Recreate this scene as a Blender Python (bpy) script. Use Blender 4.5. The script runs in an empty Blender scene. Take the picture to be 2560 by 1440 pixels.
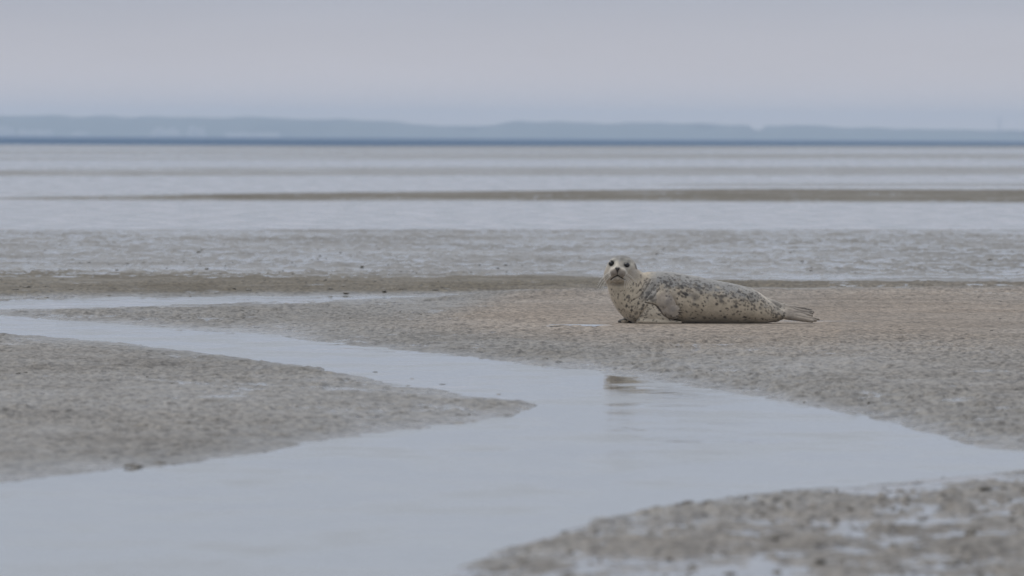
import bpy, math, random
import numpy as np
from mathutils import Matrix, Vector

random.seed(7)
S = bpy.context.scene
COL = S.collection

# ------------------------------------------------------------------ camera
LENS, SENSOR, CAMH = 300.0, 36.0, 1.39
PITCH, ROLL = math.radians(1.011), math.radians(0.27)
cam_d = bpy.data.cameras.new("camera")
cam = bpy.data.objects.new("camera", cam_d)
COL.objects.link(cam)
cam_d.lens, cam_d.sensor_width, cam_d.clip_start, cam_d.clip_end = LENS, SENSOR, 0.5, 60000
CM = Matrix.Translation((0, 0, CAMH)) @ Matrix.Rotation(math.pi/2 - PITCH, 4, 'X') @ Matrix.Rotation(ROLL, 4, 'Z')
cam.matrix_world = CM
S.camera = cam
cam_d.dof.use_dof = True
cam_d.dof.focus_distance = 61.0
cam_d.dof.aperture_fstop = 6.3
cam_d.dof.aperture_blades = 9

# ------------------------------------------------------------------ world, sun, exposure
SUN_EL, SUN_AZ = math.radians(56), math.radians(-48)     # azimuth from +Y (view direction), negative = left
W = bpy.data.worlds.new("World"); S.world = W; W.use_nodes = True
nt = W.node_tree; nt.nodes.clear()
def N(t, typ, **kw):
    n = t.nodes.new(typ)
    for k, v in kw.items(): setattr(n, k, v)
    return n
out = N(nt, 'ShaderNodeOutputWorld')
bg1 = N(nt, 'ShaderNodeBackground'); bg2 = N(nt, 'ShaderNodeBackground'); addw = N(nt, 'ShaderNodeMixShader'); addw.inputs[0].default_value = .90
sky = N(nt, 'ShaderNodeTexSky', sky_type='NISHITA', sun_disc=False)
sky.sun_elevation = SUN_EL; sky.sun_rotation = SUN_AZ; sky.dust_density = 1.0; sky.air_density = 1.0
bg1.inputs[1].default_value = 0.05
# the overcast deck: nearly even grey-blue, brighter overhead
tc = N(nt, 'ShaderNodeTexCoord'); sep = N(nt, 'ShaderNodeSeparateXYZ')
nt.links.new(tc.outputs['Generated'], sep.inputs[0])
ramp = N(nt, 'ShaderNodeValToRGB')
cr = ramp.color_ramp
cr.elements[0].position = 0.0; cr.elements[0].color = (0.84, 0.74, 0.72, 1)
cr.elements[1].position = 1.0; cr.elements[1].color = (0.95, 0.95, 0.97, 1)
e = cr.elements.new(0.02); e.color = (0.393, 0.43, 0.52, 1)
e = cr.elements.new(0.12); e.color = (0.54, 0.585, 0.675, 1)
e = cr.elements.new(0.45); e.color = (0.62, 0.66, 0.74, 1)
nt.links.new(sep.outputs[2], ramp.inputs[0])
mpw = N(nt, 'ShaderNodeMapping'); mpw.inputs['Scale'].default_value = (9, 9, 60)
cn = N(nt, 'ShaderNodeTexNoise'); cn.inputs['Scale'].default_value = 1.0; cn.inputs['Detail'].default_value = 4
nt.links.new(tc.outputs['Generated'], mpw.inputs[0]); nt.links.new(mpw.outputs[0], cn.inputs['Vector'])
mr = N(nt, 'ShaderNodeMapRange'); mr.inputs[1].default_value = 0.3; mr.inputs[2].default_value = 0.7
mr.inputs[3].default_value = 0.94; mr.inputs[4].default_value = 1.06
nt.links.new(cn.outputs[0], mr.inputs[0])
vm = N(nt, 'ShaderNodeVectorMath', operation='SCALE')
nt.links.new(ramp.outputs[0], vm.inputs[0]); nt.links.new(mr.outputs[0], vm.inputs['Scale'])
nt.links.new(sky.outputs[0], bg1.inputs[0]); nt.links.new(vm.outputs[0], bg2.inputs[0])
bg2.inputs[1].default_value = 1.0
nt.links.new(bg1.outputs[0], addw.inputs[1]); nt.links.new(bg2.outputs[0], addw.inputs[2])
nt.links.new(addw.outputs[0], out.inputs[0])

sun_d = bpy.data.lights.new("sun", 'SUN'); sun = bpy.data.objects.new("sun", sun_d); COL.objects.link(sun)
sun_d.energy = 1.2; sun_d.angle = math.radians(25); sun_d.color = (1.0, 0.93, 0.84)
sd = Vector((math.sin(SUN_AZ)*math.cos(SUN_EL), math.cos(SUN_AZ)*math.cos(SUN_EL), math.sin(SUN_EL)))
sun.rotation_euler = sd.to_track_quat('Z', 'Y').to_euler()

S.cycles.volume_bounces = 3
S.view_settings.view_transform = 'Standard'
S.view_settings.look = 'None'
S.view_settings.exposure = 0.0
S.view_settings.gamma = 1.0
S.view_settings.use_curve_mapping = False

# ------------------------------------------------------------------ helpers
MI = np.array(CM.inverted())
FPX = LENS/SENSOR*2560
def pix(x, y, z):
    """world -> photograph measurement (2560 x 1440)"""
    c = [MI[i, 0]*x + MI[i, 1]*y + MI[i, 2]*z + MI[i, 3] for i in range(3)]
    w = -c[2]
    return 1280 + FPX*c[0]/w, 720 - FPX*c[1]/w
def spot(U, V, z):
    """the point of the horizontal plane z that the photograph shows at (U, V)"""
    v = CM.to_3x3() @ Vector(((U-1280)/FPX, (720-V)/FPX, -1))
    t = (z - CAMH)/v.z
    return v.x*t, v.y*t
def props(o, label=None, cat=None, group=None, kind=None):
    if label: o['label'] = label
    if cat: o['category'] = cat
    if group: o['group'] = group
    if kind: o['kind'] = kind
    return o
def add_mesh(name, v, f, mat=None, parent=None, smooth=True):
    v = np.asarray(v, np.float32); f = np.asarray(f, np.int32)
    me = bpy.data.meshes.new(name)
    me.vertices.add(len(v)); me.vertices.foreach_set('co', v.ravel())
    n = f.shape[1]
    me.loops.add(f.size); me.loops.foreach_set('vertex_index', f.ravel())
    me.polygons.add(len(f)); me.polygons.foreach_set('loop_start', np.arange(0, f.size, n, dtype=np.int32))
    me.polygons.foreach_set('use_smooth', np.full(len(f), smooth))
    me.update(calc_edges=True)
    if mat: me.materials.append(mat)
    o = bpy.data.objects.new(name, me); COL.objects.link(o)
    if parent: o.parent = parent
    return o
def fattr(o, name, a):
    at = o.data.attributes.new(name, 'FLOAT', 'POINT'); at.data.foreach_set('value', np.asarray(a, np.float32).ravel())
def cattr(o, name, a):
    at = o.data.color_attributes.new(name, 'FLOAT_COLOR', 'POINT')
    c = np.ones((len(a), 4), np.float32); c[:, :3] = a
    at.data.foreach_set('color', c.ravel())

_tab = np.random.RandomState(3).rand(4096).astype(np.float32)*2-1
def vn(x, y, seed=0, z=None):
    """smooth lattice noise in about -1..1"""
    xi = np.floor(x).astype(np.int64); yi = np.floor(y).astype(np.int64)
    fx = (x-xi).astype(np.float32); fy = (y-yi).astype(np.float32)
    fx = fx*fx*fx*(fx*(fx*6-15)+10); fy = fy*fy*fy*(fy*(fy*6-15)+10)
    def h(a, b, c=0): 
        k = (a*73856093) ^ (b*19349663) ^ (c*83492791) ^ (seed*2654435)
        k = (k ^ (k >> 13))*1274126177
        return _tab[(k ^ (k >> 16)) & 4095]
    if z is None:
        a = h(xi, yi); b = h(xi+1, yi); c = h(xi, yi+1); d = h(xi+1, yi+1)
        return (a*(1-fx)+b*fx)*(1-fy)+(c*(1-fx)+d*fx)*fy
    zi = np.floor(z).astype(np.int64); fz = (z-zi).astype(np.float32); fz = fz*fz*fz*(fz*(fz*6-15)+10)
    r = []
    for q in (0, 1):
        a = h(xi, yi, zi+q); b = h(xi+1, yi, zi+q); c = h(xi, yi+1, zi+q); d = h(xi+1, yi+1, zi+q)
        r.append((a*(1-fx)+b*fx)*(1-fy)+(c*(1-fx)+d*fx)*fy)
    return r[0]*(1-fz)+r[1]*fz
def fbm(x, y, o=3, seed=0):
    s = 0; a = 1; t = 0
    for i in range(o):
        # rotate each octave so that the lattice never shows
        c, q = math.cos(0.7+1.3*i), math.sin(0.7+1.3*i)
        s = s + a*vn((x*c-y*q)*2**i+17*i, (x*q+y*c)*2**i-9*i, seed+i); t += a; a *= .55
    return s/t
def sst(a, b, x):
    t = np.clip((x-a)/(b-a), 0, 1); return t*t*(3-2*t)

def mat(name):
    m = bpy.data.materials.new(name); m.use_nodes = True
    t = m.node_tree; b = t.nodes['Principled BSDF']
    return m, t, b
def link(t, a, b): t.links.new(a, b)

# ------------------------------------------------------------------ the tidal flat
def I(U, pts):
    p = np.array(pts, float); return np.interp(U, p[:, 0], p[:, 1])
CH_TOP = [(-1500, 690), (-400, 755), (0, 789), (300, 809), (640, 833), (900, 864), (1150, 890), (1330, 911), (1500, 931), (1700, 961), (1900, 991), (2100, 1027), (2300, 1072), (2420, 1102), (2560, 1122), (3200, 1150), (5000, 1180)]
TG_TOP = [(-1500, 720), (-400, 800), (0, 834), (300, 858), (600, 894), (800, 922), (950, 953), (1150, 984), (1300, 1004), (1345, 1012), (1700, 1060)]
TG_BOT = [(-1500, 1400), (-400, 1250), (0, 1206), (200, 1185), (440, 1160), (640, 1131), (780, 1105), (900, 1090), (1100, 1065), (1280, 1040), (1345, 1012), (1500, 960)]
FG_TOP = [(-1500, 4000), (-500, 3000), (400, 2000), (900, 1620), (1110, 1446), (1230, 1388), (1390, 1336), (1500, 1294), (1700, 1262), (2000, 1228), (2300, 1202), (2560, 1178), (3200, 1170), (5000, 1190)]
B3 = [(0, 671), (1280, 684), (1700, 700), (2560, 706)]
T5 = [(-1500, 752), (0, 746), (640, 739), (1130, 738), (1250, 735), (1700, 729), (2560, 727)]
B5 = [(-1500, 798), (0, 776), (500, 762), (900, 750), (1130, 741), (1300, 720), (2560, 712)]
BAR_T = [(-1500, 496), (0, 494), (640, 483), (1280, 477), (1920, 472), (2560, 474)]
BAR_B = [(-1500, 498), (0, 498), (640, 503), (1280, 503), (1920, 505), (2560, 508)]
PLATEAU = 0.058
SX, SY = spot(1780, 808, PLATEAU)       # the seal's base point
# (centre x, centre y, half length, half depth, depth of the hollow): two shallow pools either side of the seal
def pool_at(U, V, hl, hd): 
    x, y = spot(U, V, PLATEAU); return (x, y, hl*y/FPX, hd)
POOLS = [pool_at(1465, 812, 80, .30), pool_at(2060, 802, 130, .16)]
POOL_Z = PLATEAU - 0.003

def height(x, y, rough=True):
    yy = np.maximum(y, 6.0)
    U, V = pix(x, yy, 0.0)
    V = np.where(y < 6, 6000, V)
    mpp = yy*yy/(FPX*CAMH)
    wob = fbm(x*1.1, y*0.35, 3, 5)
    wob2 = fbm(x*6, y*1.6, 2, 8)
    V2 = V + (wob*0.55 + wob2*0.22)/mpp*np.where(V > 1130, .35, .9)
    def reg(s1, L1, s2, L2, zm):
        a = np.where(s1 > 0, 1-np.exp(-np.abs(s1)*mpp/L1), -.07*(1-np.exp(-np.abs(s1)*mpp/L1))/zm)
        b = np.where(s2 > 0, 1-np.exp(-np.abs(s2)*mpp/L2), -.07*(1-np.exp(-np.abs(s2)*mpp/L2))/zm)
        return zm*np.minimum(a, b)
    fg = reg(V2-I(U, FG_TOP), 2.2, np.full_like(V, 1e4), 1, .045)
    tg = reg(V2-I(U, TG_TOP), 3.0, I(U, TG_BOT)-V2, 2.2, .032)
    pl = reg(I(U, CH_TOP)-V2, 4.5, V2-I(U, B5), 9.0-6*sst(900, 1400, U), PLATEAU*1.03)
    bk = reg(V2-I(U, B3), 5.0, I(U, T5)-V2, 1.1-.5*sst(900, 1400, U), .044+.056*sst(1000, 1600, U))
    s3 = np.minimum(V2-574, 720-V2)
    st = reg(s3, 2.0, s3, 2.0, .0105)
    bar = reg(V2-I(U, BAR_T), 9, I(U, BAR_B)-V2, 5, .05)
    far = np.where((V < 487) & (V > 365), -0.003 + .05*fbm(x*.007*300/np.maximum(y, 200), V/15., 3, 21) +.014*fbm(x*.014, V/5., 2, 25) - .03*sst(440, 460, V)*(1-sst(476, 486, V))*sst(1900, 900, U), -.06)
    far = np.where(V <= 365, -.3, far)
    z = np.maximum.reduce([fg, tg, pl, bk, st, bar, far])
    # how rough each part is
    region_sm = sst(.045, .060, pl)                      # smooth sand round the seal
    smooth = np.clip(region_sm*np.exp(-((V-800)/70.)**4), 0, 1)
    amp = 1.0 - .78*smooth
    amp = np.where(V < 740, .7, amp*1.18); amp = np.where((V < 690) & (V > 560), 1.7, amp)
    amp = amp*np.where(V > 1150, .9, 1.0)
    edge = np.where(z < 0, np.clip(.45+z/.03, .08, 1), np.clip(z/.014, .45, 1))
    dist = np.sqrt(((x-SX)/.95)**2+((y-SY)/.8)**2)
    quiet = 1-sst(1.45, .95, dist)
    n1 = fbm(x*0.9, y*.5, 2, 31)*.0065
    n2 = fbm(x*5.5, y*2.6, 3, 41)
    # little scarps and crumbled edges left by the ebb
    sc = sst(.02, .12, fbm(x*3.6, y*3.0, 3, 43))*.0075 + sst(.05, .17, fbm(x*8+y, y*6, 2, 45))*.0055 + sst(-.25, -.16, fbm(x*2.2, y*2.2, 3, 47))*.006 - .0085
    n2 = n2*.007
    n3 = fbm(x*24, y*13, 2, 51)*.008+fbm(x*9, y*10, 2, 57)*.012
    n3 = n3*(.75+.5*vn(x*1.3, y*.7, 55))
    patch = sst(-.25, .35, fbm(x*.6, y*.16, 3, 61))*1.1+.15
    rel = (n1 + amp*(n2*(.45+.75*patch) + sc*(.65+.7*patch) + (n3 if rough else 0)))*edge
    fgm = sst(1130, 1190, V)*sst(500, 1500, U)
    n4 = vn(x*21+.35*y, y*9, 71)*.6+.5*vn(x*12, y*5.2-x*2, 72)
    rel = rel + fgm*sst(.0, .02, z)*.020*sst(.15, .75, n4)*sst(-.5, .3, fbm(x*1.1, y*.5, 2, 73))
    lev = -.0105 + .007*fbm(x*.55, y*.16, 3, 81) + .004*fbm(x*3, y*.9, 2, 85)
    lev = lev + np.where((V > 560) & (V < 700), .0075, 0) + fgm*(.0130+.003*sst(1500, 2200, U)+.007*vn(x*1.2, y*.35, 88)) + .0045*sst(860, 1000, V)*sst(1500, 2300, U)*(1-fgm) + .002*sst(200, 1000, U)*sst(900, 1050, V)*(1-fgm)
    lev = lev - .012*smooth - .02*sst(.2, .8, sst(1.0, .9, quiet)) 
    wet = sst(.0012, -.0006, rel-lev)*(z > -.02)*(V < 2500)
    rel = np.maximum(rel, lev+.08*(rel-lev))
    z = z + rel*quiet*np.where(z < -.03, .2, 1)*np.where(V < 460, .6, 1)
    # level ground under the seal
    w = 1-sst(1.0, 1.45, dist)
    z = z*(1-w) + PLATEAU*w
    for (px_, py_, hl, hd) in POOLS:
        q = ((x-px_)/hl)**2 + ((y-py_)/hd)**2 + .45*fbm(x*5, y*3, 2, 77)
        pit = 1-sst(.15, 1.35, q)
        z = np.where(pit > 0, z*(1-pit) + (PLATEAU-.007)*pit, z)
    return z, U, V, pl, bk, bar, tg, fg, st, wet*quiet

def rows():
    r = [-60, -40, -25, -12, 0, 6, 10, 13, 16, 18.5, 20.5, 22]
    y = 23.0
    while y < 1720:
        r.append(y)
        k = .00078 if y < 80 else (.0042 if y < 260 else .013)
        y += y*k
    r += [1800, 1900, 2100]
    return np.array(r)
ys = rows()
ncore = 500
core = np.linspace(-1, 1, ncore)
outer = 1+np.cumsum(.01*1.55**np.arange(14))
u = np.concatenate([-outer[::-1], core, outer])
hw = np.where(ys > 0, .0625*np.maximum(ys, 0)*1.16+.75, .75+.0*ys)
hw = np.maximum(hw, 2.0)
stretch = np.abs(u) > 1
Xg = u[None, :]*hw[:, None]
Xg = np.where(stretch[None, :], Xg*(1+ (np.abs(u)-1)[None, :]*2), Xg)
Yg = np.repeat(ys[:, None], len(u), 1)
Zg, Ug, Vg, pl_, bk_, bar_, tg_, fg_, st_, wet_ = height(Xg, Yg)
nr, nc = Xg.shape
idx = np.arange(nr*nc).reshape(nr, nc)
quads = np.stack([idx[:-1, :-1], idx[:-1, 1:], idx[1:, 1:], idx[1:, :-1]], -1).reshape(-1, 4)

mg, t, b = mat("wet sand")
ao = N(t, 'ShaderNodeAttribute', attribute_name='dry')
geo = N(t, 'ShaderNodeNewGeometry'); sp = N(t, 'ShaderNodeSeparateXYZ'); link(t, geo.outputs['Position'], sp.inputs[0])
mp = N(t, 'ShaderNodeMapping'); mp.inputs['Scale'].default_value = (1, .55, 1)
link(t, geo.outputs['Position'], mp.inputs[0])
na = N(t, 'ShaderNodeTexNoise'); na.inputs['Scale'].default_value = 1.6; na.inputs['Detail'].default_value = 6; na.inputs['Roughness'].default_value = .65
nb = N(t, 'ShaderNodeTexNoise'); nb.inputs['Scale'].default_value = 26; nb.inputs['Detail'].default_value = 3; nb.inputs['Roughness'].default_value = .7
nf = N(t, 'ShaderNodeTexNoise'); nf.inputs['Scale'].default_value = 70; nf.inputs['Detail'].default_value = 2
for n in (na, nb, nf): link(t, mp.outputs[0], n.inputs['Vector'])
mixc = N(t, 'ShaderNodeMix', data_type='RGBA'); mixc.inputs['A'].default_value = (.214, .204, .187, 1); mixc.inputs['B'].default_value = (.285, .239, .194, 1)
link(t, ao.outputs['Fac'], mixc.inputs['Factor'])
# mottling
r1 = N(t, 'ShaderNodeMapRange'); r1.inputs[1].default_value = .3; r1.inputs[2].default_value = .7; r1.inputs[3].default_value = .72; r1.inputs[4].default_value = 1.22
nl = N(t, 'ShaderNodeTexNoise'); nl.inputs['Scale'].default_value = .28; nl.inputs['Detail'].default_value = 3; link(t, mp.outputs[0], nl.inputs['Vector'])
nal = N(t, 'ShaderNodeMix'); nal.inputs[0].default_value = .5; link(t, na.outputs[0], nal.inputs[2]); link(t, nl.outputs[0], nal.inputs[3])
link(t, nal.outputs[0], r1.inputs[0])
r2 = N(t, 'ShaderNodeMapRange'); r2.inputs[1].default_value = .35; r2.inputs[2].default_value = .62; r2.inputs[3].default_value = .36; r2.inputs[4].default_value = 1.2
link(t, nb.outputs[0], r2.inputs[0])
mm = N(t, 'ShaderNodeMath', operation='MULTIPLY'); link(t, r1.outputs[0], mm.inputs[0]); link(t, r2.outputs[0], mm.inputs[1])
ol = N(t, 'ShaderNodeAttribute', attribute_name='olive')
mixo = N(t, 'ShaderNodeMix', data_type='RGBA'); mixo.inputs['B'].default_value = (.145, .125, .088, 1)
link(t, ol.outputs['Fac'], mixo.inputs['Factor']); link(t, mixc.outputs['Result'], mixo.inputs['A'])
spl = N(t, 'ShaderNodeMapRange'); spl.inputs[3].default_value = .5; spl.inputs[4].default_value = .28; link(t, ol.outputs['Fac'], spl.inputs[0]); link(t, spl.outputs[0], b.inputs['Specular IOR Level'])
vs = N(t, 'ShaderNodeVectorMath', operation='SCALE'); link(t, mixo.outputs['Result'], vs.inputs[0]); link(t, mm.outputs[0], vs.inputs['Scale'])
link(t, vs.outputs[0], b.inputs['Base Color'])
# wet film: smoother where low and in patches
w1 = N(t, 'ShaderNodeMapRange'); w1.inputs[1].default_value = 0.0; w1.inputs[2].default_value = .03; w1.inputs[3].default_value = .22; w1.inputs[4].default_value = .50
link(t, sp.outputs[2], w1.inputs[0])
w2 = N(t, 'ShaderNodeMapRange'); w2.inputs[1].default_value = .35; w2.inputs[2].default_value = .65; w2.inputs[3].default_value = .17; w2.inputs[4].default_value = -.17
link(t, nal.outputs[0], w2.inputs[0])
wa = N(t, 'ShaderNodeMath', operation='ADD'); link(t, w1.outputs[0], wa.inputs[0]); link(t, w2.outputs[0], wa.inputs[1])
wb = N(t, 'ShaderNodeMath', operation='MULTIPLY_ADD'); link(t, ao.outputs['Fac'], wb.inputs[0]); wb.inputs[1].default_value = .25; link(t, wa.outputs[0], wb.inputs[2])
aw = N(t, 'ShaderNodeAttribute', attribute_name='wet')
wm = N(t, 'ShaderNodeMix'); link(t, aw.outputs['Fac'], wm.inputs[0]); link(t, wb.outputs[0], wm.inputs[2]); wm.inputs[3].default_value = .07
link(t, wm.outputs[0], b.inputs['Roughness'])
inv = N(t, 'ShaderNodeMath', operation='SUBTRACT'); inv.inputs[0].default_value = 1.0; link(t, aw.outputs['Fac'], inv.inputs[1])
bs1 = N(t, 'ShaderNodeMath', operation='MULTIPLY'); bs1.inputs[1].default_value = .9; link(t, inv.outputs[0], bs1.inputs[0])
bs2 = N(t, 'ShaderNodeMath', operation='MULTIPLY'); bs2.inputs[1].default_value = .6; link(t, inv.outputs[0], bs2.inputs[0])
b.inputs['IOR'].default_value = 1.4
bm1 = N(t, 'ShaderNodeBump'); bm1.inputs['Distance'].default_value = .012; bm1.inputs['Strength'].default_value = .9
bm2 = N(t, 'ShaderNodeBump'); bm2.inputs['Distance'].default_value = .002; bm2.inputs['Strength'].default_value = .6
link(t, bs1.outputs[0], bm1.inputs['Strength']); link(t, bs2.outputs[0], bm2.inputs['Strength']); link(t, nb.outputs[0], bm1.inputs['Height']); link(t, nf.outputs[0], bm2.inputs['Height']); link(t, bm1.outputs[0], bm2.inputs['Normal'])
link(t, bm2.outputs[0], b.inputs['Normal'])

ground = add_mesh('tidal_flat', np.stack([Xg, Yg, Zg], -1).reshape(-1, 3), quads, mg)
dry = np.maximum.reduce([sst(.03, .058, pl_)*1.0, sst(.01, .04, bk_)*.45, sst(.005, .03, bar_)*.1, sst(.012, .03, tg_)*.22, sst(.01, .04, fg_)*.15])
dry = dry*(.8+.35*fbm(Xg*.4, Yg*.12, 2, 91)) * np.where((Vg < 800) | (Ug < 2100), 1, .8)
dry = dry*(1-.75*sst(840, 930, Vg)*(Vg < 1150))
fattr(ground, 'dry', np.clip(dry, 0, 1)); fattr(ground, 'wet', wet_)
fattr(ground, 'olive', np.clip(np.maximum(sst(.004, .03, bk_)*sst(2700, 900, Ug)*.9, sst(.003, .02, bar_)) + .55*sst(700, 712, Vg)*sst(732, 724, Vg)*sst(1000, 1300, Ug), 0, 1))
props(ground, kind='structure')

# ------------------------------------------------------------------ water
mw, t, b = mat("calm water")
b.inputs['Base Color'].default_value = (.24, .25, .25, 1); b.inputs['Roughness'].default_value = .04; b.inputs['IOR'].default_value = 1.33
geo = N(t, 'ShaderNodeNewGeometry')
mp = N(t, 'ShaderNodeMapping'); mp.inputs['Scale'].default_value = (1, .5, 1); mp.inputs['Rotation'].default_value = (0, 0, .15); link(t, geo.outputs['Position'], mp.inputs[0])
n1 = N(t, 'ShaderNodeTexNoise'); n1.inputs['Scale'].default_value = 2.2; n1.inputs['Detail'].default_value = 3
n2 = N(t, 'ShaderNodeTexNoise'); n2.inputs['Scale'].default_value = 9; n2.inputs['Detail'].default_value = 2
n3 = N(t, 'ShaderNodeTexNoise'); n3.inputs['Scale'].default_value = .35; n3.inputs['Detail'].default_value = 2
for n in (n1, n2, n3): link(t, mp.outputs[0], n.inputs['Vector'])
ba = N(t, 'ShaderNodeBump'); ba.inputs['Distance'].default_value = .009; ba.inputs['Strength'].default_value = 1
bb = N(t, 'ShaderNodeBump'); bb.inputs['Distance'].default_value = .0008; bb.inputs['Strength'].default_value = 1
mk1 = N(t, 'ShaderNodeMapRange'); mk1.inputs[1].default_value = .35; mk1.inputs[2].default_value = .65; mk1.inputs[3].default_value = .15; mk1.inputs[4].default_value = 1.0
link(t, n3.outputs[0], mk1.inputs[0]); link(t, mk1.outputs[0], ba.inputs['Strength'])
mpr = N(t, 'ShaderNodeMapping'); mpr.inputs['Scale'].default_value = (1.1, .55, 1); mpr.inputs['Rotation'].default_value = (0, 0, -.2); link(t, geo.outputs['Position'], mpr.inputs[0])
nr_ = N(t, 'ShaderNodeTexNoise'); nr_.inputs['Scale'].default_value = 1.3; nr_.inputs['Detail'].default_value = 5; nr_.inputs['Roughness'].default_value = .6; link(t, mpr.outputs[0], nr_.inputs['Vector'])
mk2 = N(t, 'ShaderNodeMapRange'); mk2.inputs[1].default_value = .45; mk2.inputs[2].default_value = .72; mk2.inputs[3].default_value = .03; mk2.inputs[4].default_value = .26
link(t, nr_.outputs[0], mk2.inputs[0]); link(t, mk2.outputs[0], b.inputs['Roughness'])
link(t, n1.outputs[0], ba.inputs['Height']); link(t, n2.outputs[0], bb.inputs['Height']); link(t, ba.outputs[0], bb.inputs['Normal'])
link(t, bb.outputs[0], b.inputs['Normal'])
def sheet(name, x0, x1, y0, y1, z, m):
    return props(add_mesh(name, [(x0, y0, z), (x1, y0, z), (x1, y1, z), (x0, y1, z)], [(0, 1, 2, 3)], m, smooth=False), kind='structure')
sheet('water', -40, 40, -58, 240, 0, mw)
SEA0 = spot(1280, 367, 0)[1]
sheet('water', -400, 400, 240, SEA0, 0, mw)
for (px_, py_, hl, hd) in POOLS:
    sheet('puddle', px_-hl*1.25, px_+hl*1.25, py_-hd*1.25, py_+hd*1.25, POOL_Z, mw)

ms, t, b = mat("open sea")
b.inputs['Base Color'].default_value = (.045, .10, .19, 1); b.inputs['Specular IOR Level'].default_value = .34; b.inputs['Roughness'].default_value = .55; b.inputs['IOR'].default_value = 1.12
geo = N(t, 'ShaderNodeNewGeometry'); mp = N(t, 'ShaderNodeMapping'); mp.inputs['Scale'].default_value = (.3, .02, 1); link(t, geo.outputs['Position'], mp.inputs[0])
n1 = N(t, 'ShaderNodeTexNoise'); n1.inputs['Scale'].default_value = .2; n1.inputs['Detail'].default_value = 4; link(t, mp.outputs[0], n1.inputs['Vector'])
rr = N(t, 'ShaderNodeMapRange'); rr.inputs[3].default_value = .45; rr.inputs[4].default_value = .7; link(t, n1.outputs[0], rr.inputs[0]); link(t, rr.outputs[0], b.inputs['Roughness'])
nw = N(t, 'ShaderNodeTexNoise'); nw.inputs['Scale'].default_value = .5; nw.inputs['Detail'].default_value = 3; link(t, geo.outputs['Position'], nw.inputs['Vector'])
bw = N(t, 'ShaderNodeBump'); bw.inputs['Distance'].default_value = .5; link(t, nw.outputs[0], bw.inputs['Height']); link(t, bw.outputs[0], b.inputs['Normal'])
sheet('sea', -3500, 3500, SEA0, 15600, 0, ms)

# ------------------------------------------------------------------ far shore
HD = 15000.0
def hz(U, D):      # metres of height per measured pixel and the world x at distance D
    return (U-1280)/FPX*D
mh, t, b = mat("wooded hills"); b.inputs['Roughness'].default_value = .9
nn = N(t, 'ShaderNodeTexNoise'); nn.inputs['Scale'].default_value = .03; nn.inputs['Detail'].default_value = 5
geo = N(t, 'ShaderNodeNewGeometry'); link(t, geo.outputs['Position'], nn.inputs['Vector'])
mx = N(t, 'ShaderNodeMix', data_type='RGBA'); mx.inputs['A'].default_value = (.035, .05, .03, 1); mx.inputs['B'].default_value = (.10, .11, .07, 1)
link(t, nn.outputs[0], mx.inputs['Factor']); link(t, mx.outputs['Result'], b.inputs['Base Color'])
def ridge(prof, D, depth, seed, name='hills'):
    us = np.linspace(prof[0][0], prof[-1][0], 420)
    h = I(us, prof)*D/FPX
    x = hz(us, D)
    rng = np.random.RandomState(seed)
    sm = np.convolve(np.pad(rng.rand(len(us)), 6, mode='edge'), np.ones(13)/13, 'valid')
    h = h*(1+ .10*(sm-.5)) + .6*vn(x*.03, x*0, seed)
    prof_t = [(-1, 0.0), (-.6, .55), (-.25, .9), (0, 1.0), (.4, .8), (1, 0)]
    V_ = []
    for (tt, hh) in prof_t:
        yy = D + tt*depth + 40*vn(x*.012, np.full_like(x, tt*3), seed+2)
        zz = h*hh*(1+.06*vn(x*.024, np.full_like(x, tt*5+2), seed+4)) - .4
        V_.append(np.stack([x, yy, zz], -1))
    V_ = np.concatenate(V_)
    n = len(us); i = np.arange(n-1)
    F_ = np.concatenate([np.stack([i+k*n, i+1+k*n, i+1+(k+1)*n, i+(k+1)*n], -1) for k in range(len(prof_t)-1)])
    return props(add_mesh(name, V_, F_, mh), kind='structure')
ridge([(-1800, 60), (0, 51), (400, 50), (700, 48), (950, 42), (1060, 34), (1150, 22), (1260, 6)], HD-250, 150, 1)
ridge([(1150, 8), (1215, 30), (1290, 43), (1500, 39), (1700, 39), (1870, 36), (1888, 22), (1898, 20), (1910, 35), (2100, 32), (2300, 28), (2560, 24), (4200, 14)], HD-60, 150, 5)
ridge([(-1900, 26), (600, 30), (1100, 32), (1900, 26), (2600, 20), (4300, 14)], HD+210, 120, 9)
# chalk cliffs at the water's edge on the left
mc, t, b = mat("chalk"); b.inputs['Base Color'].default_value = (.42, .39, .37, 1); b.inputs['Roughness'].default_value = .9
def cliff(u0, u1, h0, zb=1.0):
    D = HD-440.0
    us = np.linspace(u0, u1, 40); x = hz(us, D)
    hh = h0*D/FPX*np.clip(np.minimum(us-u0, u1-us)/6, 0, 1)*(1+.25*vn(x*.15, x*0, int(u0)))
    r = []
    for (tt, q) in ((0, 0), (4, .75), (9, 1.0), (40, .7), (90, 0)):
        r.append(np.stack([x, D+tt+3*vn(x*.1, np.full_like(x, tt)), hh*q+zb*(q > 0)-(q == 0)*.5], -1))
    V_ = np.concatenate(r); n = len(us); i = np.arange(n-1)
    F_ = np.concatenate([np.stack([i+k*n, i+1+k*n, i+1+(k+1)*n, i+(k+1)*n], -1) for k in range(4)])
    return props(add_mesh('cliff', V_, F_, mc), kind='structure')
for a in ((-60, 34, 22), (40, 130, 15), (176, 220, 10), (372, 452, 20), (464, 512, 24), (560, 700, 9)): cliff(*a)

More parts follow.
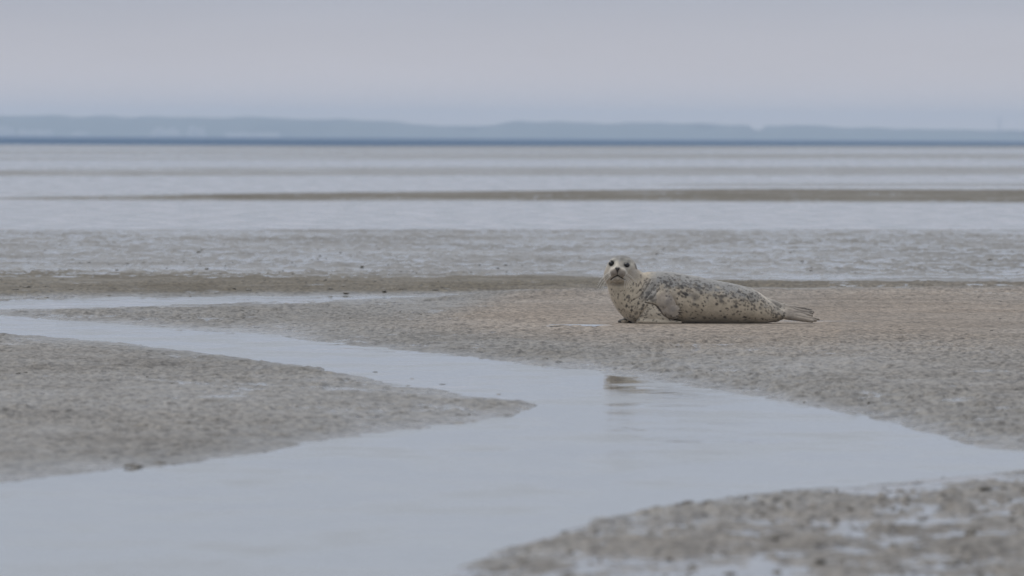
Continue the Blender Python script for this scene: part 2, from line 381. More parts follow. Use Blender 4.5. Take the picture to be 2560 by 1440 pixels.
# slender mast on the far shore, right
mm_, t, b = mat("grey mast steel"); b.inputs['Base Color'].default_value = (.18, .2, .22, 1); b.inputs['Roughness'].default_value = .6
def tube(pts, rad, seg=8):
    pts = [Vector(p) for p in pts]; V_, F_ = [], []
    for i, p in enumerate(pts):
        d = (pts[min(i+1, len(pts)-1)]-pts[max(i-1, 0)]).normalized()
        a = d.orthogonal().normalized(); c = d.cross(a)
        r = rad[i] if hasattr(rad, '__len__') else rad
        for k in range(seg):
            th = 2*math.pi*k/seg; V_.append(p+a*math.cos(th)*r+c*math.sin(th)*r)
    for i in range(len(pts)-1):
        for k in range(seg):
            F_.append((i*seg+k, i*seg+(k+1) % seg, (i+1)*seg+(k+1) % seg, (i+1)*seg+k))
    return V_, F_
MX = hz(2497, HD-300)
mast = bpy.data.objects.new('mast', None); COL.objects.link(mast); mast.location = (MX, HD-300, 0)
props(mast, 'faint slender mast standing on the far hazy shore at the right edge of the photo', 'mast')
v, f = tube([(0, 0, -.3), (0, 0, 14), (0, 0, 28), (0, 0, 42)], [1.7, 1.4, 1.0, .6]); add_mesh('pole', v, f, mm_, mast)
for zc in (27, 34):
    v, f = tube([(-2.6, 0, zc), (2.6, 0, zc)], .5); add_mesh('crossarm', v, f, mm_, mast)

# ------------------------------------------------------------------ worm casts and clods
mk, t, b = mat("dark mud"); b.inputs['Roughness'].default_value = .45
nn = N(t, 'ShaderNodeTexNoise'); nn.inputs['Scale'].default_value = 30
mx = N(t, 'ShaderNodeMix', data_type='RGBA'); mx.inputs['A'].default_value = (.10, .092, .075, 1); mx.inputs['B'].default_value = (.17, .155, .13, 1)
geo = N(t, 'ShaderNodeNewGeometry'); link(t, geo.outputs['Position'], nn.inputs['Vector'])
link(t, nn.outputs[0], mx.inputs['Factor']); link(t, mx.outputs['Result'], b.inputs['Base Color'])
import bmesh
def ico(sub):
    bm = bmesh.new(); bmesh.ops.create_icosphere(bm, subdivisions=sub, radius=1)
    bm.verts.ensure_lookup_table()
    v = np.array([q.co[:] for q in bm.verts]); f = np.array([[w.index for w in p.verts] for p in bm.faces]); bm.free()
    return v, f
IV, IF = ico(2)
rng = np.random.RandomState(11)
def lump(cx, cy, cz, rx, ry, rz, seed):
    v = IV.copy()
    r = 1+.38*vn(v[:, 0]*1.7+seed*3.1, v[:, 1]*1.7+seed, 2, v[:, 2]*1.7)+.15*vn(v[:, 0]*4+seed, v[:, 1]*4, 4, v[:, 2]*4)
    v = v*r[:, None]*np.array([rx, ry, rz])
    a = rng.rand()*6.28; c, s = math.cos(a), math.sin(a)
    return np.stack([v[:, 0]*c-v[:, 1]*s+cx, v[:, 0]*s+v[:, 1]*c+cy, v[:, 2]+cz], -1)
P = []
def scatter(n, u0, u1, v0, v1, size, cond=None):
    U = rng.uniform(u0, u1, n); V = rng.uniform(v0, v1, n)
    pts = np.array([spot(a, c, .01) for a, c in zip(U, V)])
    z, _, _, pl, bk, bar, tg, fg, st, _ = height(pts[:, 0], pts[:, 1])
    den = fbm(pts[:, 0]*.8, pts[:, 1]*.25, 2, 99)
    for (x, y), zz, dn in zip(pts, z, den):
        if zz < -.012 or dn < rng.uniform(-.5, .35): continue
        if math.hypot((x-SX)/.9, (y-SY)/1.0) < 1.3: continue
        s = size*rng.lognormal(0, .4)
        P.append((x, y, zz+.1*s, s, s*rng.uniform(.8, 1.5), s*rng.uniform(.3, .55)))
scatter(420, 1100, 2900, 1160, 1560, .007)
scatter(150, 1700, 2700, 1230, 1500, .010)
scatter(320, -200, 2700, 940, 1220, .005)
scatter(300, 700, 2700, 830, 1130, .005)
scatter(420, -200, 2700, 610, 690, .009)
scatter(110, -200, 1300, 640, 692, .012)
scatter(120, -200, 1200, 705, 742, .014)
scatter(150, 800, 2600, 740, 830, .006)
# a broken line of specks in the water beside the tip of the sand tongue
for U, V in ((938, 930), (1031, 947), (1106, 961), (1246, 986)):
    x, y = spot(U, V, 0); P.append((x, y, -.001, .003+.003*rng.rand(), .02, .004))
VV = [lump(*p, seed=i) for i, p in enumerate(P)]
FF = np.concatenate([IF+i*len(IV) for i in range(len(P))])
props(add_mesh('worm_casts', np.concatenate(VV), FF, mk), 'small dark worm casts and clods strewn over the wet sand', 'worm casts', kind='stuff')
def clump(U, V, w, h, label, seed):
    x, y = spot(U, V, .004)
    vs_, fs_, k = [], [], 0
    for i in range(9):
        a, r = rng.rand()*6.28, rng.rand()**.6
        q = lump(math.cos(a)*r*w*.7, math.sin(a)*r*w*1.2, h*.35*(1-r*.6), w*.38, w*.55, h*.6*(1-r*.4), seed+i)
        vs_.append(q); fs_.append(IF+k); k += len(IV)
    o = add_mesh('mud_clump', np.concatenate(vs_), np.concatenate(fs_), mk); o.location = (x, y, 0)
    props(o, label, 'mud clump')
clump(328, 1166, .048, .018, 'largest dark brown mud clump lying at the waterline of the left sand tongue', 1)
clump(398, 1158, .034, .013, 'smaller brown mud clump just right of the largest clump on the left sand tongue', 20)
clump(312, 1137, .022, .013, 'small round mud clump on the left sand tongue above the largest clump', 40)

# ------------------------------------------------------------------ the seal, one continuous skin from a blended volume
# working unit: u = one photograph pixel at the seal's distance
UN = SY/FPX
def span(parts):
    r = [parts[0][0]]
    for a, c, s in parts:
        r.extend(np.arange(max(a, r[-1]+s), c, s))
    return np.array(r, np.float32)
gx = span([(1500, 1606, 1.15), (1606, 1720, 1.7), (1720, 1900, 2.2), (1900, 2062, 1.35)])
gy = np.concatenate([np.arange(-92, -30, 1.35), np.arange(-30, 70, 2.4), np.arange(70, 92, 4)]).astype(np.float32)
gz = span([(-6, 40, 1.4), (40, 92, 1.9), (92, 178, 1.15)])
X, Y, Z = gx[:, None, None], gy[None, :, None], gz[None, None, :]
F = np.full((len(gx), len(gy), len(gz)), 60, np.float32)
def smin(a, c, k):
    h = np.clip(.5+.5*(c-a)/k, 0, 1); return c*(1-h)+a*h-k*h*(1-h)
def box(lo, hi, m=14):
    s = []
    for g, a, c in zip((gx, gy, gz), lo, hi):
        i0 = np.searchsorted(g, a-m); i1 = np.searchsorted(g, c+m); s.append(slice(i0, max(i1, i0+1)))
    return tuple(s)
def blend(sl, d, k, op='add'):
    if op == 'add': F[sl] = smin(F[sl], d, k)
    else: F[sl] = -smin(-F[sl], d, k)
def ell(c, r, k=6, rot=None, op='add'):
    m = max(r); sl = box([c[i]-m for i in range(3)], [c[i]+m for i in range(3)])
    x, y, z = X[sl[0]]-c[0], Y[:, sl[1]]-c[1], Z[:, :, sl[2]]-c[2]
    if rot is not None:
        R_ = np.array(rot); x, y, z = (R_[i, 0]*x+R_[i, 1]*y+R_[i, 2]*z for i in range(3))
    k0 = np.sqrt((x/r[0])**2+(y/r[1])**2+(z/r[2])**2)
    k1 = np.sqrt((x/r[0]**2)**2+(y/r[1]**2)**2+(z/r[2]**2)**2)+1e-6
    blend(sl, k0*(k0-1)/k1, k, op)
def cone(a, c, ra, rb, k=4, fy=1.0, op='add'):
    m = max(ra, rb)
    sl = box([min(a[i], c[i])-m for i in range(3)], [max(a[i], c[i])+m for i in range(3)])
    x, y, z = X[sl[0]]-a[0], (Y[:, sl[1]]-a[1]), Z[:, :, sl[2]]-a[2]
    bx, by, bz = c[0]-a[0], (c[1]-a[1]), c[2]-a[2]
    h = np.clip((x*bx+y*by+z*bz)/(bx*bx+by*by+bz*bz), 0, 1)
    d = np.sqrt((x-h*bx)**2+((y-h*by)*fy)**2+(z-h*bz)**2)-(ra+(rb-ra)*h)
    blend(sl, d/ (1 if fy <= 1 else fy**.4), k, op)
def table(pts, q):
    p = np.array(pts, float)
    d = np.arange(p[0, 0], p[-1, 0]+.01, 1.0); v = np.interp(d, p[:, 0], p[:, 1])
    w = 13; v = np.convolve(np.pad(v, w//2, mode='reflect', reflect_type='odd'), np.hanning(w+2)[1:-1]/np.hanning(w+2)[1:-1].sum(), 'valid')
    return np.interp(q, d, v).astype(np.float32)

TOP = [(1592, 112), (1598, 119), (1606, 125), (1620, 127.5), (1635, 128), (1655, 128.5), (1680, 127.5), (1720, 121), (1780, 109), (1840, 97.5), (1880, 87), (1900, 76), (1920, 60), (1940, 43), (1955, 33), (1972, 27)]
BOT = [(1592, 4), (1612, 0), (1640, -2), (1900, -2), (1920, -.5), (1940, 3), (1955, 9), (1972, 15)]
RY = [(1592, 40), (1625, 56), (1660, 64), (1720, 67), (1780, 64), (1840, 57), (1880, 49), (1910, 38), (1940, 25), (1972, 12)]
YC = [(1592, -2), (1650, 2), (1720, 8), (1800, 14), (1900, 22), (1972, 26)]
# trunk: sections along x
zt, zb_, ry, yc = (table(q, gx) for q in (TOP, BOT, RY, YC))
cap = np.sqrt(np.clip(1-np.clip((gx-1960)/14, 0, 1)**2, 1e-4, 1))*np.sqrt(np.clip(1-np.clip((1612-gx)/34, 0, 1)**2, 1e-4, 1))
zc = (zt+zb_)/2; rz = (zt-zb_)/2*cap; ry = ry*cap
def sec(A, c1, r1, B, c2, r2, p=2.05):
    q = (np.abs((A-c1)/r1)**p+np.abs((B-c2)/r2)**p)**(1/p)
    return (q-1)*np.minimum(r1, r2)
e_ = lambda a: a[:, None, None]
d = sec(Y, e_(yc), e_(ry), Z, e_(zc), e_(rz))
d = np.where((X < 1592) | (X > 1974), 40, d)
F = np.minimum(F, d).astype(np.float32)
# chest and neck: sections along z
XL = [(-6, 1598), (0, 1586), (6, 1572), (14, 1558), (33, 1541), (63, 1524.5), (88, 1518), (110, 1515), (125, 1517), (150, 1530)]
XR = [(-6, 1660), (6, 1680), (33, 1696), (60, 1682), (84, 1652), (100, 1634), (115, 1618), (125, 1606), (135, 1594), (150, 1578)]
NY = [(-6, 38), (6, 46), (33, 56), (60, 56), (84, 50), (105, 43), (125, 38), (150, 26)]
NC = [(-6, -10), (33, -10), (70, -8), (100, -8), (150, -8)]
xl, xr, ny, ncn = (table(q, gz) for q in (XL, XR, NY, NC))
g_ = lambda a: a[None, None, :]
cap = np.sqrt(np.clip(1-np.clip((gz-128)/18, 0, 1)**2, 1e-4, 1)).astype(np.float32)
d = sec(X, g_((xl+xr)/2), g_((xr-xl)/2*cap), Y, g_(ncn), g_(ny*cap), 2.1)
d = np.where(Z > 146, 40, d)
F = smin(F, d.astype(np.float32), 7)
# haunch behind, running into the tail
cone((1862, 24, 46), (1975, 34, 36.5), 39, 7.5, 5)
cone((1950, 34, 38), (1990, 36, 33), 9, 4.5, 4)
# head
ell((1553, -8, 132.5), (39, 46, 36.5), 6)
ell((1552, -10, 114), (38, 42, 30), 8)
ell((1545, -42, 125), (23, 28, 19), 9)
cone((1549, -34, 150), (1542, -64, 138), 10, 6.5, 8)
ell((1533.5, -62, 126.5), (11.2, 13, 11.5), 3.0)
ell((1552.5, -62, 125.5), (12.0, 13, 11.8), 3.0)
ell((1543, -52, 111.5), (15, 17, 9), 4)
ell((1532, -31, 156), (7, 8, 4), 7)
ell((1565, -31, 155), (9, 9, 4.5), 7)
ell((1518, -14, 118), (9, 20, 16), 8); ell((1578, -14, 116), (14, 24, 20), 8)
# near fore flipper folded on the flank, and the roll of skin under it
ell((1644, -44, 24), (50, 27, 30), 5)
cone((1596, -58, 5), (1640, -64, 5), 6, 6, 4); cone((1640, -64, 4), (1699, -58, 3.5), 6, 4.2, 4)
ell((1596, -60, 5), (8, 9, 6), 2)
cone((1640, -56, 66), (1660, -63, 50), 13, 17, 7, 1.5)
cone((1654, -58, 62), (1682, -66, 32), 17, 17, 2.5, 2.0)
cone((1662, -54, 74), (1674, -63, 52), 8, 12, 6, 1.6)
for (a, c) in (((1672, 44), (1697, 33)), ((1670, 40), (1698.5, 28)), ((1668, 36), (1696, 23)), ((1666, 33), (1690, 19.5)), ((1664, 30), (1682, 17.5))):
    cone((a[0], -69, a[1]), (c[0], -70, c[1]), 5, 3.3, 2.2, 1.3)
cone((1617, -52, 54), (1650, -60, 52), 5, 9, 6)
# far fore flipper peeping out below the chest
ell((1561, 14, 3), (17, 14, 7), 2); ell((1573, 14, 9), (14, 12, 11), 4)
# hind flippers: ankles, then the five toes of each
cone((1935, 24, 26), (1962, 22, 27), 16, 10, 7)
cone((1952, 18, 27), (1985, 12, 19), 10, 8, 5, 1.2)
cone((1952, 28, 31), (1990, 34, 33), 9, 6.5, 4, 1.2)
for (a, c, ra, rb) in (((1962, 14, 26), (2046, 4, 11), 6, 2.6), ((1964, 18, 24), (2048, 10, 9.5), 5, 2.4), ((1964, 10, 22), (2040, -2, 8), 6, 2.8),
                       ((1964, 8, 18), (2030, -6, 6.5), 6, 3.2), ((1966, 14, 21), (2022, 0, 12), 6, 3),
                       ((1966, 32, 37), (2028, 44, 34), 4.5, 3.0), ((1966, 30, 35), (2034, 36, 28.5), 4.5, 2.6), ((1966, 28, 33), (2032, 26, 25.5), 4.5, 2.4),
                       ((1966, 34, 40), (2014, 42, 38), 5, 2.6), ((1966, 22, 32), (2030, 14, 20), 6, 3), ((1968, 20, 30), (2012, 10, 17), 6, 4), ((1966, 28, 36), (2020, 30, 30), 6, 3), ((1966, 26, 31), (2022, 22, 23), 4.5, 2.4)):
    cone(a, c, ra*1.2, rb*1.25, 1.8)

# engraved lines (seen side): distance to a polyline in the x-z plane
def seg_dist(Xa, Za, pts):
    best = None
    for (a, c) in zip(pts[:-1], pts[1:]):
        bx, bz = c[0]-a[0], c[1]-a[1]
        h = np.clip(((Xa-a[0])*bx+(Za-a[1])*bz)/(bx*bx+bz*bz), 0, 1)
        q = np.sqrt((Xa-a[0]-h*bx)**2+(Za-a[1]-h*bz)**2)
        best = q if best is None else np.minimum(best, q)
    return best
def engrave(pts, w, depth, y0=-200, y1=-15):
    xs_ = [p[0] for p in pts]; zs_ = [p[1] for p in pts]
    sl = box((min(xs_), y0, min(zs_)), (max(xs_), y1, max(zs_)), 3*w)
    q = seg_dist(X[sl[0]], Z[:, :, sl[2]], pts)
    F[sl] += depth*np.exp(-(q/w)**2)*np.where(Y[:, sl[1]] < y1, 1, 0)
MOUTH = [(1526.5, 108.5), (1531, 113), (1537, 117.5), (1542, 119.5), (1547.5, 117), (1555, 112), (1561, 109)]
PHIL = [(1541.5, 132), (1542, 119.5)]
engrave(MOUTH, 1.5, 3.4, y1=-30); engrave(PHIL, 1.1, 2.4, y1=-40)
engrave([(1530, 101), (1543, 97), (1560, 102)], 3, 2.6, y1=-25)
FOLD = [(1612, 52), (1622, 50), (1638, 46), (1648, 34), (1658, 20), (1672, 12), (1700, 7)]
engrave(FOLD, 1.8, 3.6, y1=-25)
engrave([(1588, 7), (1600, 20), (1611, 36), (1618, 46)], 2.5, 3, y1=-25)
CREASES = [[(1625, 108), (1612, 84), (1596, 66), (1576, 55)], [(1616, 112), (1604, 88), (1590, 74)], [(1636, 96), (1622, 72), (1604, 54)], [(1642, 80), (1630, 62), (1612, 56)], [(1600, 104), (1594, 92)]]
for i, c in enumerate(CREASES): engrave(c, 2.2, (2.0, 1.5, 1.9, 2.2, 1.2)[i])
engrave([(1676, 76), (1684, 62), (1690, 46)], 2.2, 1.8)
# eye sockets
def face_y(x, z, F_=None):
    i = np.argmin(np.abs(gx-x)); k = np.argmin(np.abs(gz-z)); col = F[i, :, k]
    j = np.argmax(col < 0)
    return float(gy[j-1]+(gy[j]-gy[j-1])*col[j-1]/(col[j-1]-col[j]))
EYES = [(1527, 148.5), (1566, 145.5)]
EY = []
for (ex, ez) in EYES:
    y_ = face_y(ex, ez); EY.append((ex, y_, ez))
    ell((ex, y_-3.0, ez), (7.4, 6.5, 6.3), 3.0, op='sub')
# broad unevenness of muscle and fat
nx_, ny_, nz_ = F.shape
w3 = vn(np.broadcast_to(X/26, F.shape).ravel(), np.broadcast_to(Y/30, F.shape).ravel(), 5, np.broadcast_to(Z/22, F.shape).ravel()).reshape(F.shape)
F += w3*np.clip((X-1600)/60, 0, 1)*1.3
# flat where it lies on the sand
F = np.maximum(F, (-1.2-Z)).astype(np.float32)

def surface_nets(F):
    s = F < 0
    a = np.zeros(tuple(n-1 for n in F.shape), np.int8)
    C8 = [(i, j, k) for i in (0, 1) for j in (0, 1) for k in (0, 1)]
    for (i, j, k) in C8: a += s[i:F.shape[0]-1+i, j:F.shape[1]-1+j, k:F.shape[2]-1+k]
    act = (a > 0) & (a < 8)
    I0, J0, K0 = np.nonzero(act)
    acc = np.zeros((len(I0), 3)); cnt = np.zeros(len(I0))
    for c in C8:
        for ax in range(3):
            if c[ax]: continue
            e = list(c); e[ax] = 1
            f0 = F[I0+c[0], J0+c[1], K0+c[2]]; f1 = F[I0+e[0], J0+e[1], K0+e[2]]
            m = (f0 < 0) != (f1 < 0)
            tt = np.where(m, f0/np.where(m, f0-f1, 1), 0)
            p0 = np.stack([gx[I0+c[0]], gy[J0+c[1]], gz[K0+c[2]]], -1); p1 = np.stack([gx[I0+e[0]], gy[J0+e[1]], gz[K0+e[2]]], -1)
            acc += np.where(m[:, None], p0+(p1-p0)*tt[:, None], 0); cnt += m
    V_ = acc/cnt[:, None]
    ids = -np.ones(act.shape, np.int64); ids[I0, J0, K0] = np.arange(len(I0))
    Q = []
    for ax in range(3):
        s0 = [slice(1, -1)]*3; s1 = [slice(1, -1)]*3; s0[ax] = slice(0, -1); s1[ax] = slice(1, None)
        A, B = s[tuple(s0)], s[tuple(s1)]
        i, j, k = np.nonzero(A != B)
        flip = B[i, j, k]
        off = [1, 1, 1]; off[ax] = 0
        i, j, k = i+off[0], j+off[1], k+off[2]
        o1, o2 = (ax+1) % 3, (ax+2) % 3
        def g(d1, d2):
            v = [i.copy(), j.copy(), k.copy()]; v[o1] = v[o1]-d1; v[o2] = v[o2]-d2; return ids[v[0], v[1], v[2]]
        q = np.stack([g(1, 1), g(0, 1), g(0, 0), g(1, 0)], -1)
        q[flip] = q[flip][:, ::-1]
        Q.append(q)
    return V_, np.concatenate(Q)
SV, SF = surface_nets(F)
# keep the largest outcome only and relax the voxel steps
def relax(V_, Fq, it=3, lam=.5):
    e = np.concatenate([Fq[:, [0, 1]], Fq[:, [1, 2]], Fq[:, [2, 3]], Fq[:, [3, 0]]])
    e = np.concatenate([e, e[:, ::-1]])
    n = np.bincount(e[:, 0], minlength=len(V_)).astype(float)
    for _ in range(it):
        for l in (lam, -lam*1.04):
            m = np.stack([np.bincount(e[:, 0], V_[e[:, 1], c], len(V_)) for c in range(3)], -1)/n[:, None]
            V_ = V_+l*(m-V_)
    return V_
SV = relax(SV, SF, 3)

# coat colours: pale cream below, grey saddle above, dark irregular spots; some shade and a highlight painted in
x, y, z = SV.T
def n3d(s, sd): return vn(x/s, y/s, sd, z/s)
cream = np.array([.49, .42, .32]); grey = np.array([.245, .245, .24]); head = np.array([.35, .305, .245]); brown = np.array([.29, .25, .21])
ztv = table(TOP, np.clip(x, 1600, 1970))
tt = z/np.maximum(ztv, 20)
sad = sst(.50, .92, tt+.12*n3d(14, 3)+.10*n3d(6, 4))*np.where(x > 1590, 1, 0)
sad = np.where(x < 1640, .8*sst(1592, 1622, x-.35*(z-80)+6*n3d(10, 6))*sst(40, 75, z), sad)
sad *= 1-.45*sst(1840, 1930, x)
colr = cream[None]*(1-sad[:, None])+grey[None]*sad[:, None]
hd = sst(96, 116, z)*sst(1612, 1592, x)
colr = colr*(1-hd[:, None])+head[None]*hd[:, None]
cap_ = hd*sst(149, 158, z+4*n3d(6, 7))
colr = colr*(1-.9*cap_[:, None])+grey[None]*.42*.9*cap_[:, None]
def blot(cx, cz, rx_, rz_, col, a, ymax=0, soft=.6, ang=0.):
    global colr
    c, s = math.cos(ang), math.sin(ang)
    dx, dz = x-cx, z-cz
    q = np.sqrt(((dx*c+dz*s)/rx_)**2+((-dx*s+dz*c)/rz_)**2)
    w = a*sst(1+soft, 1-soft, q)*(y < ymax)
    colr = colr*(1-w[:, None])+np.array(col)[None]*w[:, None]
def stroke(pts, w_, col, a, ymax=0):
    global colr
    q = seg_dist(x, z, pts); w = a*sst(w_*1.5, w_*.5, q)*(y < ymax)
    colr = colr*(1-w[:, None])+np.array(col)[None]*w[:, None]
# face markings, plus the chin's shadow painted in
for (ex, ez) in EYES:
    blot(ex, ez+1, 17, 13, (.58, .56, .49), .55, soft=.5)
    blot(ex-1, ez, 10, 8.5, (.17, .155, .135), .65, soft=.35)
blot(1547, 156, 3, 8, grey, .6)
blot(1583, 128, 8, 14, (.36, .33, .29), .5); blot(1520, 126, 5, 12, (.38, .35, .31), .4)
stroke([(1522, 126), (1528, 137), (1541, 142.5), (1556, 138), (1566, 126)], 2.5, (.62, .58, .50), .7, -25)
blot(1533.5, 126, 9, 9, (.22, .185, .155), .8, -30); blot(1552.5, 125, 10, 9.5, (.22, .188, .16), .8, -30)
blot(1543, 97, 19, 5, (.15, .125, .095), .6, -20); blot(1543, 110, 12, 5, (.34, .295, .24), .6, -30)  # first blot: shadow below the chin, painted; second: the chin's own tone
stroke(MOUTH, 1.3, (.035, .028, .024), .95, -30); stroke(PHIL, .9, (.05, .04, .035), .85, -40)
stroke([(1586.5, 148), (1590, 136)], 1.8, (.05, .045, .04), .9, 30)
# limbs
for (cx0, cz0, a0, b0, al) in ((1711, 75, 7, 4, .75), (1737, 66, 10, 8, .6), (1733, 48, 5, 4, .7), (1743, 86, 9, 4, .7), (1722, 82, 6, 3.5, .6), (1838, 43, 6.5, 4, .85), (1801, 65, 6, 5, .7), (1802, 56, 5.5, 4.5, .75), (1786, 70, 6, 4.5, .7), (1768, 92, 8, 3, .6), (1698, 92, 7, 3.5, .6), (1860, 60, 5, 3, .6), (1752, 76, 5, 3.5, .7), (1900, 38, 5, 3.5, .6)):
    blot(cx0, cz0, a0, b0, (.075, .07, .066), al, 0, .55, -.35)
stroke([(1590, 6), (1600, 18), (1610, 33), (1617, 45)], 2.6, (.15, .125, .095), .6, -20)  # shaded left border of the skin roll, painted into the coat
blot(1640, 20, 40, 22, (.56, .49, .385), .8, -30, .4)
blot(1668, 46, 24, 38, brown, .85, -30, .3, .55)
for c in ((1668, 52), (1680, 36), (1672, 64)): blot(c[0], c[1], 8, 8, (.22, .2, .185), .5, -30)
stroke(FOLD, 1.6, (.08, .06, .045), .75, -20)  # crease shadow below the flipper, put into the coat colour
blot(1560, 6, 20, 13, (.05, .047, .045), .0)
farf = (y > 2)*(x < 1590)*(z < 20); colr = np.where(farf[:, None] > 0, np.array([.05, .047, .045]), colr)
hf = sst(1955, 1975, x); colr = colr*(1-.85*hf[:, None])+brown[None]*.8*.85*hf[:, None]
for i, c in enumerate(CREASES): stroke(c, 1.5, (.11, .095, .075), .6, -10)  # shade in the neck folds, darkened in colour as well as engraved
blot(1940, 52, 12, 8, (.12, .11, .10), .6, 60, .4, -.6)  # painted shadow wedge between the back and the hind flippers
stroke([(1890, 84), (1910, 66), (1930, 50), (1948, 37), (1960, 32)], 1.6, (.58, .52, .43), .7, 20)  # painted highlight along the near edge of the haunch
# toes: dark strokes along them
for (a, c) in (((1975, 42), (2024, 35)), ((1985, 29), (2030, 29)), ((1990, 22), (2040, 12)), ((2012, 37), (2026, 33))): stroke([a, c], 1.2, (.09, .075, .065), .75, 60)
# spots
rs = np.random.RandomState(21)
base = colr.copy()
cand = np.nonzero((x < 1962) & (z > 4) & ~((z > 104) & (x < 1600)) & ~((z > 84) & (x < 1566)))[0]
cx_ = rs.choice(cand, 3000)
dark = np.array([.040, .036, .034])
spotm = np.zeros(len(x))
for c in cx_:
    px_, py_, pz_ = x[c], y[c], z[c]
    tq = pz_/ztv[c] if px_ > 1610 else .45
    dens = .22+1.15*math.exp(-((tq-.68)/.27)**2) + .35*vn(np.array([px_/18.]), np.array([py_/22.]), 9, np.array([pz_/14.]))[0]
    if px_ < 1610: dens = .38+.004*(px_-1560)
    if px_ < 1650 and pz_ > 60: dens = min(dens, .5)
    if 1640 < px_ < 1692 and 12 < pz_ < 78 and py_ < -40 and abs((px_-1660)*.8+(pz_-46)*1.0) < 42: dens *= .18
    if pz_ < 46 and 1598 < px_ < 1655 and py_ < 0: dens = .75
    if rs.rand() > dens: continue
    r = rs.choice([1.3, 1.8, 2.5, 3.6], p=[.40, .38, .18, .04])*rs.uniform(.8, 1.25)
    el = rs.uniform(1.0, 1.9)
    th = (-.45 if px_ > 1640 else .95)+rs.normal(0, .45)
    ca, sa = math.cos(th), math.sin(th)
    L = r*el*1.8
    m = (np.abs(x-px_) < L) & (np.abs(z-pz_) < L) & (np.abs(y-py_) < L)
    dx, dz, dy = x[m]-px_, z[m]-pz_, y[m]-py_
    q = np.sqrt(((dx*ca+dz*sa)/(r*el))**2+((-dx*sa+dz*ca)/r)**2+(dy/r*.8)**2)
    q = q*(1+.3*vn(x[m]/2.6, z[m]/2.6, 12))
    spotm[m] = np.maximum(spotm[m], sst(1.25, .6, q)*rs.uniform(.55, 1))
colr = colr*(1-.9*spotm[:, None])+dark[None]*.9*spotm[:, None]
# grime and fine mottling of the coat
mot = 1+.13*n3d(3.0, 31)+.10*n3d(7, 33)+.08*n3d(20, 35)
colr = np.clip(colr*mot[:, None], .01, .9)

mf, t, b = mat("spotted fur")
ca_ = N(t, 'ShaderNodeAttribute', attribute_name='coat'); link(t, ca_.outputs['Color'], b.inputs['Base Color'])
b.inputs['Roughness'].default_value = .62; b.inputs['IOR'].default_value = 1.4
b.inputs['Sheen Weight'].default_value = .38; b.inputs['Sheen Roughness'].default_value = .45; b.inputs['Sheen Tint'].default_value = (1, .96, .9, 1)
tc_ = N(t, 'ShaderNodeTexCoord'); mp = N(t, 'ShaderNodeMapping'); mp.inputs['Scale'].default_value = (.35, 1, 1); mp.inputs['Rotation'].default_value = (0, .25, 0)
link(t, tc_.outputs['Object'], mp.inputs[0])
nn = N(t, 'ShaderNodeTexNoise'); nn.inputs['Scale'].default_value = 190; nn.inputs['Detail'].default_value = 3; link(t, mp.outputs[0], nn.inputs['Vector'])
bu = N(t, 'ShaderNodeBump'); bu.inputs['Distance'].default_value = .0025; bu.inputs['Strength'].default_value = .6
link(t, nn.outputs[0], bu.inputs['Height']); link(t, bu.outputs[0], b.inputs['Normal'])

seal = bpy.data.objects.new('seal', None); COL.objects.link(seal)
seal.location = (SX, SY, PLATEAU)
props(seal, 'pale dark-spotted harbour seal lying on the wet sand with its head raised towards the camera', 'seal')
def loc(p):
    p = np.asarray(p, float); return (p-np.array([1780, 0, 0]))*UN
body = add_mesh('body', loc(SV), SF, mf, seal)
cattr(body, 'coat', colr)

me_, t, b = mat("eye"); b.inputs['Base Color'].default_value = (.010, .011, .013, 1); b.inputs['Roughness'].default_value = .08
mn, t, b = mat("nose leather"); b.inputs['Base Color'].default_value = (.028, .022, .022, 1); b.inputs['Roughness'].default_value = .35
mwk, t, b = mat("whisker"); b.inputs['Base Color'].default_value = (.75, .72, .66, 1); b.inputs['Roughness'].default_value = .4
mcl, t, b = mat("claw"); b.inputs['Base Color'].default_value = (.11, .09, .07, 1); b.inputs['Roughness'].default_value = .4
EVv, EFf = ico(3)
for (ex, y_, ez) in EY:
    v = EVv*np.array([7.0, 5.9, 5.9])+np.array([ex, y_+1.6, ez])
    add_mesh('eye', loc(v), EFf, me_, seal)
# nose: a rounded triangular pad with two slanting nostrils
ny0 = face_y(1542, 134)-.6
nz_pts = [(-6.4, 4.6), (-3, 5.4), (0, 5.0), (3, 5.4), (6.4, 4.4), (4.2, .6), (1.6, -4.2), (0, -5.6), (-1.6, -4.2), (-4.2, .6)]
v = [(1542, ny0-2.6, 134.8)]
for s_, yy in ((.55, -2.2), (.85, -1.1), (1.0, 1.2), (.9, 4)):
    v += [(1542+px_*s_, ny0+yy, 134+pz_*s_) for px_, pz_ in nz_pts]
n = len(nz_pts); f = []
for i in range(n): f.append((0, 1+i, 1+(i+1) % n, 0))
fq = [(1+k*n+i, 1+(k+1)*n+i, 1+(k+1)*n+(i+1) % n, 1+k*n+(i+1) % n) for k in range(3) for i in range(n)]
bmn = bmesh.new(); bv = [bmn.verts.new(loc(q)) for q in v]
for i in range(n): bmn.faces.new((bv[0], bv[1+(i+1) % n], bv[1+i]))
for q in fq: bmn.faces.new([bv[a] for a in q])
bmesh.ops.recalc_face_normals(bmn, faces=bmn.faces)
mn_ = bpy.data.meshes.new('nose'); bmn.to_mesh(mn_); mn_.materials.append(mn)
for p in mn_.polygons: p.use_smooth = True
no = bpy.data.objects.new('nose', mn_); COL.objects.link(no); no.parent = seal
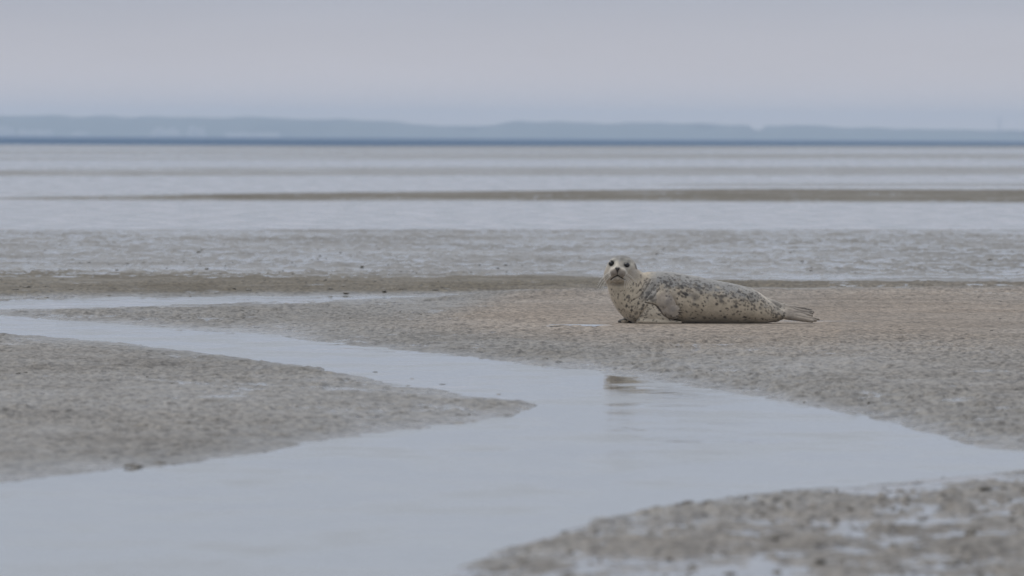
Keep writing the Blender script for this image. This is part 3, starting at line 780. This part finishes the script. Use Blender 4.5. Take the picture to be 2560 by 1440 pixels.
# whiskers
def whisker(a, mid, c, ya, yc_):
    pts = []
    for i in range(9):
        q = i/8
        px_ = (1-q)**2*a[0]+2*q*(1-q)*mid[0]+q*q*c[0]; pz_ = (1-q)**2*a[1]+2*q*(1-q)*mid[1]+q*q*c[1]
        pts.append(loc((px_, ya+(yc_-ya)*q, pz_)))
    v, f = tube(pts, [UN*.42*(1-.6*i/8) for i in range(9)], 5); add_mesh('whisker', v, f, mwk, seal)
for (a, m_, c) in (((1526, 124), (1504, 118), (1492, 92)), ((1525, 121), (1506, 112), (1495, 86)), ((1526, 118), (1510, 106), (1504, 80)), ((1524, 126), (1508, 122), (1497, 102)), ((1527, 122), (1512, 110), (1501, 84)), ((1524, 128), (1509, 124), (1493, 99))):
    whisker(a, m_, c, face_y(*a)+1, face_y(1526, 122)-12)
for (a, m_, c) in (((1560, 121), (1574, 112), (1585, 92)), ((1559, 118), (1568, 108), (1572, 88)), ((1558, 116), (1564, 106), (1566, 86)), ((1561, 123), (1578, 116), (1592, 100)), ((1560, 119), (1572, 108), (1579, 88)), ((1561, 126), (1578, 119), (1590, 105)), ((1557, 115), (1561, 104), (1560, 88))):
    whisker(a, m_, c, face_y(*a)+1, face_y(*a)-14)
# claws
for (a, c) in (((1697, 33.5), (1703.5, 32.5)), ((1698.5, 28.5), (1706, 26.5)), ((1697, 23.5), (1704, 20.5)), ((1691, 19), (1697.5, 16.2)), ((1683, 16), (1688.5, 12.6))):
    v, f = tube([loc((a[0]-1.5, -71.5, a[1]+.5)), loc(((a[0]+c[0])/2, -73.5, (a[1]+c[1])/2+.9)), loc((c[0], -72, c[1]))], [UN*1.7, UN*1.3, UN*.25], 8)
    add_mesh('claw', v, f, mcl, seal)

# ------------------------------------------------------------------ haze
mv = bpy.data.materials.new("haze"); mv.use_nodes = True; t = mv.node_tree; t.nodes.clear()
o_ = N(t, 'ShaderNodeOutputMaterial'); pv = N(t, 'ShaderNodeVolumePrincipled')
pv.inputs['Color'].default_value = (.76, .88, 1.0, 1); pv.inputs['Density'].default_value = 1.1e-4; pv.inputs['Anisotropy'].default_value = 0.5
t.links.new(pv.outputs[0], o_.inputs['Volume'])
b8 = [(xx, yy, zz) for zz in (-1.5, 50) for (xx, yy) in ((-4200, -80), (4200, -80), (4200, 16200), (-4200, 16200))]
hb = add_mesh('haze', b8, [(3, 2, 1, 0), (4, 5, 6, 7), (0, 1, 5, 4), (1, 2, 6, 5), (2, 3, 7, 6), (3, 0, 4, 7)], mv, smooth=False)
props(hb, kind='stuff')
